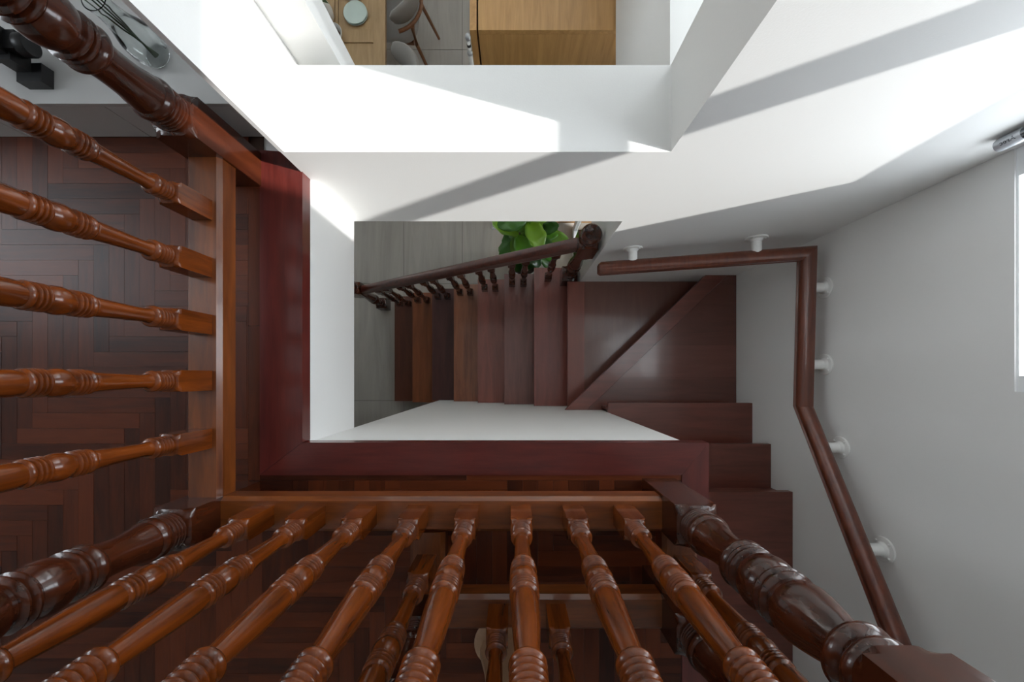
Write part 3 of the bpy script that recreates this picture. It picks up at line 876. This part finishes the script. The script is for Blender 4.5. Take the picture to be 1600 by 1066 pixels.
for k in range(16):
    a = k * 2.4; L = 0.07 + 0.02 * (k % 3)
    bm = bmesh.new()
    base = Vector((0, 0, 0.15)); tip = Vector((math.cos(a) * L, math.sin(a) * L, 0.2 + 0.012 * (k % 5)))
    mid = base.lerp(tip, .55) + Vector((0, 0, .025)); sv = (tip - base).cross(Vector((0, 0, 1))).normalized() * .015
    up_ = [bm.verts.new(v) for v in (base, mid + sv, tip, mid - sv)]
    dn = [bm.verts.new(v - Vector((0, 0, .001))) for v in (base, mid + sv, tip, mid - sv)]
    bm.faces.new(up_); bm.faces.new(list(reversed(dn)))
    for i in range(4): bm.faces.new((up_[i], dn[i], dn[(i + 1) % 4], up_[(i + 1) % 4]))
    finish(bm, 'leaf', M_TWIG, pv, pv.location)

# dining chairs
def dining_chair(loc, rot, label):
    t = empty('dining_chair', loc, label, 'chair', 'grey chairs at the dining table')
    def part(bm, name, mat, smooth=45):
        o = finish(bm, name, mat, None, (0, 0, 0), smooth=smooth); o.parent = t; o.location = (0, 0, 0); return o
    # seat pad: rounded square cushion (faces -x, towards the table)
    bm = bmesh.new()
    seat = []
    for z, s in ((0.425, 0.80), (0.435, 0.95), (0.455, 1.0), (0.472, 0.96), (0.482, 0.85), (0.484, 0.5), (0.484, 0.02)):
        ring = []
        for k in range(36):
            a = 2 * math.pi * k / 36; c_, s_ = math.cos(a), math.sin(a)
            e = 0.55
            ring.append(bm.verts.new((0.23 * s * math.copysign(abs(c_) ** e, c_), 0.235 * s * math.copysign(abs(s_) ** e, s_), z)))
        seat.append(ring)
    for a, b in zip(seat, seat[1:]):
        for k in range(36): bm.faces.new((a[k], a[(k + 1) % 36], b[(k + 1) % 36], b[k]))
    bm.faces.new(list(reversed(seat[0]))); bm.faces.new(seat[-1])
    part(bm, 'seat', M_FABRIC)
    # curved upholstered back, a fat arc round the rear of the seat
    bm = bmesh.new(); rings = []
    for i in range(25):
        t_ = i / 24; a = math.radians(-78 + 156 * t_)
        w = math.sin(math.pi * t_) ** 0.35
        cx, cy = 0.02 + 0.235 * math.cos(a), 0.245 * math.sin(a)
        h = 0.02 + 0.105 * w; th = 0.012 + 0.030 * w
        ring = []
        for k in range(16):
            b = 2 * math.pi * k / 16
            rr = math.cos(b) * th; zz = math.sin(b) * h
            ring.append(bm.verts.new((cx + (rr + zz * .22) * math.cos(a), cy + (rr + zz * .22) * math.sin(a), 0.715 + zz)))
        rings.append(ring)
    for a, b in zip(rings, rings[1:]):
        for k in range(16): bm.faces.new((a[k], a[(k + 1) % 16], b[(k + 1) % 16], b[k]))
    bm.faces.new(list(reversed(rings[0]))); bm.faces.new(rings[-1])
    part(bm, 'backrest', M_FABRIC)
    bm = bmesh.new()
    tube(bm, [(0.02 + 0.262 * math.cos(math.radians(x)), 0.262 * math.sin(math.radians(x)), 0.60) for x in range(-70, 71, 10)], 0.016, 10)
    part(bm, 'back_rail', M_WALNUT)
    bm = bmesh.new(); add_box(bm, -0.19, 0.19, -0.19, 0.19, 0.395, 0.4245)
    part(bm, 'seat_frame', M_WALNUT, 30)
    for sx, sy in ((-1, -1), (-1, 1), (1, -1), (1, 1)):
        bm = bmesh.new()
        top = (0.18 * sx, 0.18 * sy, 0.41) if sx < 0 else (0.22, 0.185 * sy, 0.60)
        mid = (0.19 * sx, 0.19 * sy, 0.40) if sx < 0 else (0.215, 0.19 * sy, 0.41)
        tube(bm, [top, mid, ((0.22 if sx < 0 else 0.30) * sx, 0.225 * sy, 0.0)] if sx > 0 else [top, (0.225 * sx, 0.225 * sy, 0.0)], 0.021, 12, 0.012)
        part(bm, 'leg', M_WALNUT)
    t.rotation_euler = (0, 0, rot)
    return t
dining_chair((-1.09, 3.27, 0), math.radians(-6), 'grey upholstered chair beside the plates at the dining table')
dining_chair((-1.07, 2.50, 0), math.radians(8), 'grey upholstered chair at the table end nearest the wall sill')

# ================================================================== FIDDLE-LEAF FIG
fg = empty('potted_fig', (0.10, 1.10, 0), 'leafy green fig plant in a white pot beside the stair balustrade', 'plant')
bm = bmesh.new(); turned(bm, curve_pts([(0, 0.10), (0.03, 0.115), (0.18, 0.135), (0.26, 0.14)], 4) + [(0.262, 0.132), (0.22, 0.128), (0.219, 0.001)], 40)
finish(bm, 'pot', M_CERAM, fg, fg.location, smooth=50)
bm = bmesh.new(); turned(bm, [(0.2195, 0.125), (0.232, 0.12), (0.236, 0.001)], 30); finish(bm, 'soil', M_SOIL, fg, fg.location, smooth=50)
stems = []
for k, (ax, ay, hz) in enumerate(((0.0, 0.02, 1.42), (0.10, -0.02, 1.12), (-0.06, -0.06, 1.2), (0.14, 0.03, 0.85))):
    bm = bmesh.new()
    pts = [Vector((0.02 * math.cos(k * 1.6), 0.02 * math.sin(k * 1.6), 0.22)), Vector((ax * .4, ay * .4, 0.55)), Vector((ax, ay, hz))]
    tube(bm, pts, 0.011, 10, 0.006); finish(bm, 'stem', M_STEM, fg, fg.location, smooth=50); stems.append(pts)
def leaf_mesh(L, W, bend):
    bm = bmesh.new(); nu, nvv = 10, 6
    g = []; g2 = []
    for i in range(nu + 1):
        u = i / nu
        w = W * (math.sin(math.pi * min(1, u * 0.94 + 0.03)) ** 0.75) * (0.62 + 0.5 * u)
        row = []; row2 = []
        for j in range(nvv + 1):
            v = j / nvv * 2 - 1
            x = u * L; y = v * w * 0.5
            z = -bend * u * u * L + abs(v) * 0.13 * w + 0.010 * math.sin(u * 16 + abs(v) * 3) * abs(v)
            row.append(bm.verts.new((x, y, z))); row2.append(bm.verts.new((x, y, z - 0.0012)))
        g.append(row); g2.append(row2)
    for i in range(nu):
        for j in range(nvv):
            bm.faces.new((g[i][j], g[i + 1][j], g[i + 1][j + 1], g[i][j + 1]))
            bm.faces.new((g2[i][j], g2[i][j + 1], g2[i + 1][j + 1], g2[i + 1][j]))
    for i in range(nu):
        bm.faces.new((g[i][0], g2[i][0], g2[i + 1][0], g[i + 1][0])); bm.faces.new((g[i][nvv], g[i + 1][nvv], g2[i + 1][nvv], g2[i][nvv]))
    return bm
lm = []
for (L, W, b) in ((0.23, 0.17, 0.25), (0.20, 0.15, 0.45), (0.15, 0.11, 0.2)):
    bm = leaf_mesh(L, W, b)
    mesh = bpy.data.meshes.new('leaf'); bmesh.ops.recalc_face_normals(bm, faces=bm.faces[:]); bm.to_mesh(mesh); bm.free()
    mesh.materials.append(M_LEAF)
    for p in mesh.polygons: p.use_smooth = True
    lm.append(mesh)
rl = random.Random(3)
for si, pts in enumerate(stems):
    top = pts[-1]
    N = 15 if si == 0 else 11
    for k in range(N):
        t = k / (N - 1)
        p = pts[1].lerp(top, 0.25 + 0.75 * t)
        a = k * 2.4 + si * 1.1
        pitch = math.radians(-5 + 50 * t ** 2 - 20 * (1 - t) + rl.uniform(-10, 10))
        o = finish(None, 'leaf', None, fg, Vector(fg.location) + p, mesh=lm[2 if t > 0.9 else (k % 2)])
        o.rotation_euler = (rl.uniform(-0.3, 0.3), -pitch, a)

# glazed door leaf by the plant
dl = struct(empty('door_1', (0.63, 1.25, 0)))
for y0, y1 in ((0.98, 1.04), (1.46, 1.52)): box('stile', 0.60, 0.645, y0, y1, 0.0, 2.15, M_WINFR, dl, 0.003)
for z0, z1 in ((0.0, 0.09), (1.0, 1.06), (2.08, 2.15)): box('door_rail', 0.60, 0.645, 1.041, 1.459, z0, z1, M_WINFR, dl, 0.003)
for z0, z1 in ((0.091, 0.999), (1.061, 2.079)): box('pane', 0.618, 0.624, 1.041, 1.459, z0, z1, M_GLASS, dl)

# beige carved stand behind the small balustrade
bs = empty('carved_stand', (-0.045, -0.84, UP), 'beige carved wooden stand with curved outline behind the small balustrade', 'stand')
bm = bmesh.new()
out = [(0.050, 0.0), (0.058, 0.05), (0.040, 0.12), (0.026, 0.2), (0.030, 0.26), (0.052, 0.31), (0.060, 0.35), (0.048, 0.38)]
pl = [(x, z) for x, z in out] + [(-x, z) for x, z in reversed(out)]
f0 = [bm.verts.new((x, -0.012, z)) for x, z in pl]; f1 = [bm.verts.new((x, 0.012, z)) for x, z in pl]
bm.faces.new(f0); bm.faces.new(list(reversed(f1)))
for i in range(len(pl)): bm.faces.new((f0[i], f1[i], f1[(i + 1) % len(pl)], f0[(i + 1) % len(pl)]))
finish(bm, 'splat', M_BEIGE, bs, bs.location, bevel=0.002)
bm = bmesh.new(); turned(bm, [(0.3805, 0.07), (0.385, 0.085), (0.395, 0.085), (0.40, 0.08)], 36); finish(bm, 'seat_disc', M_BEIGE, bs, bs.location, smooth=40)
bm = bmesh.new(); turned(bm, [(0.0, 0.075), (0.008, 0.08), (0.012, 0.07)], 36); finish(bm, 'base', M_BEIGE, bs, bs.location, smooth=40)
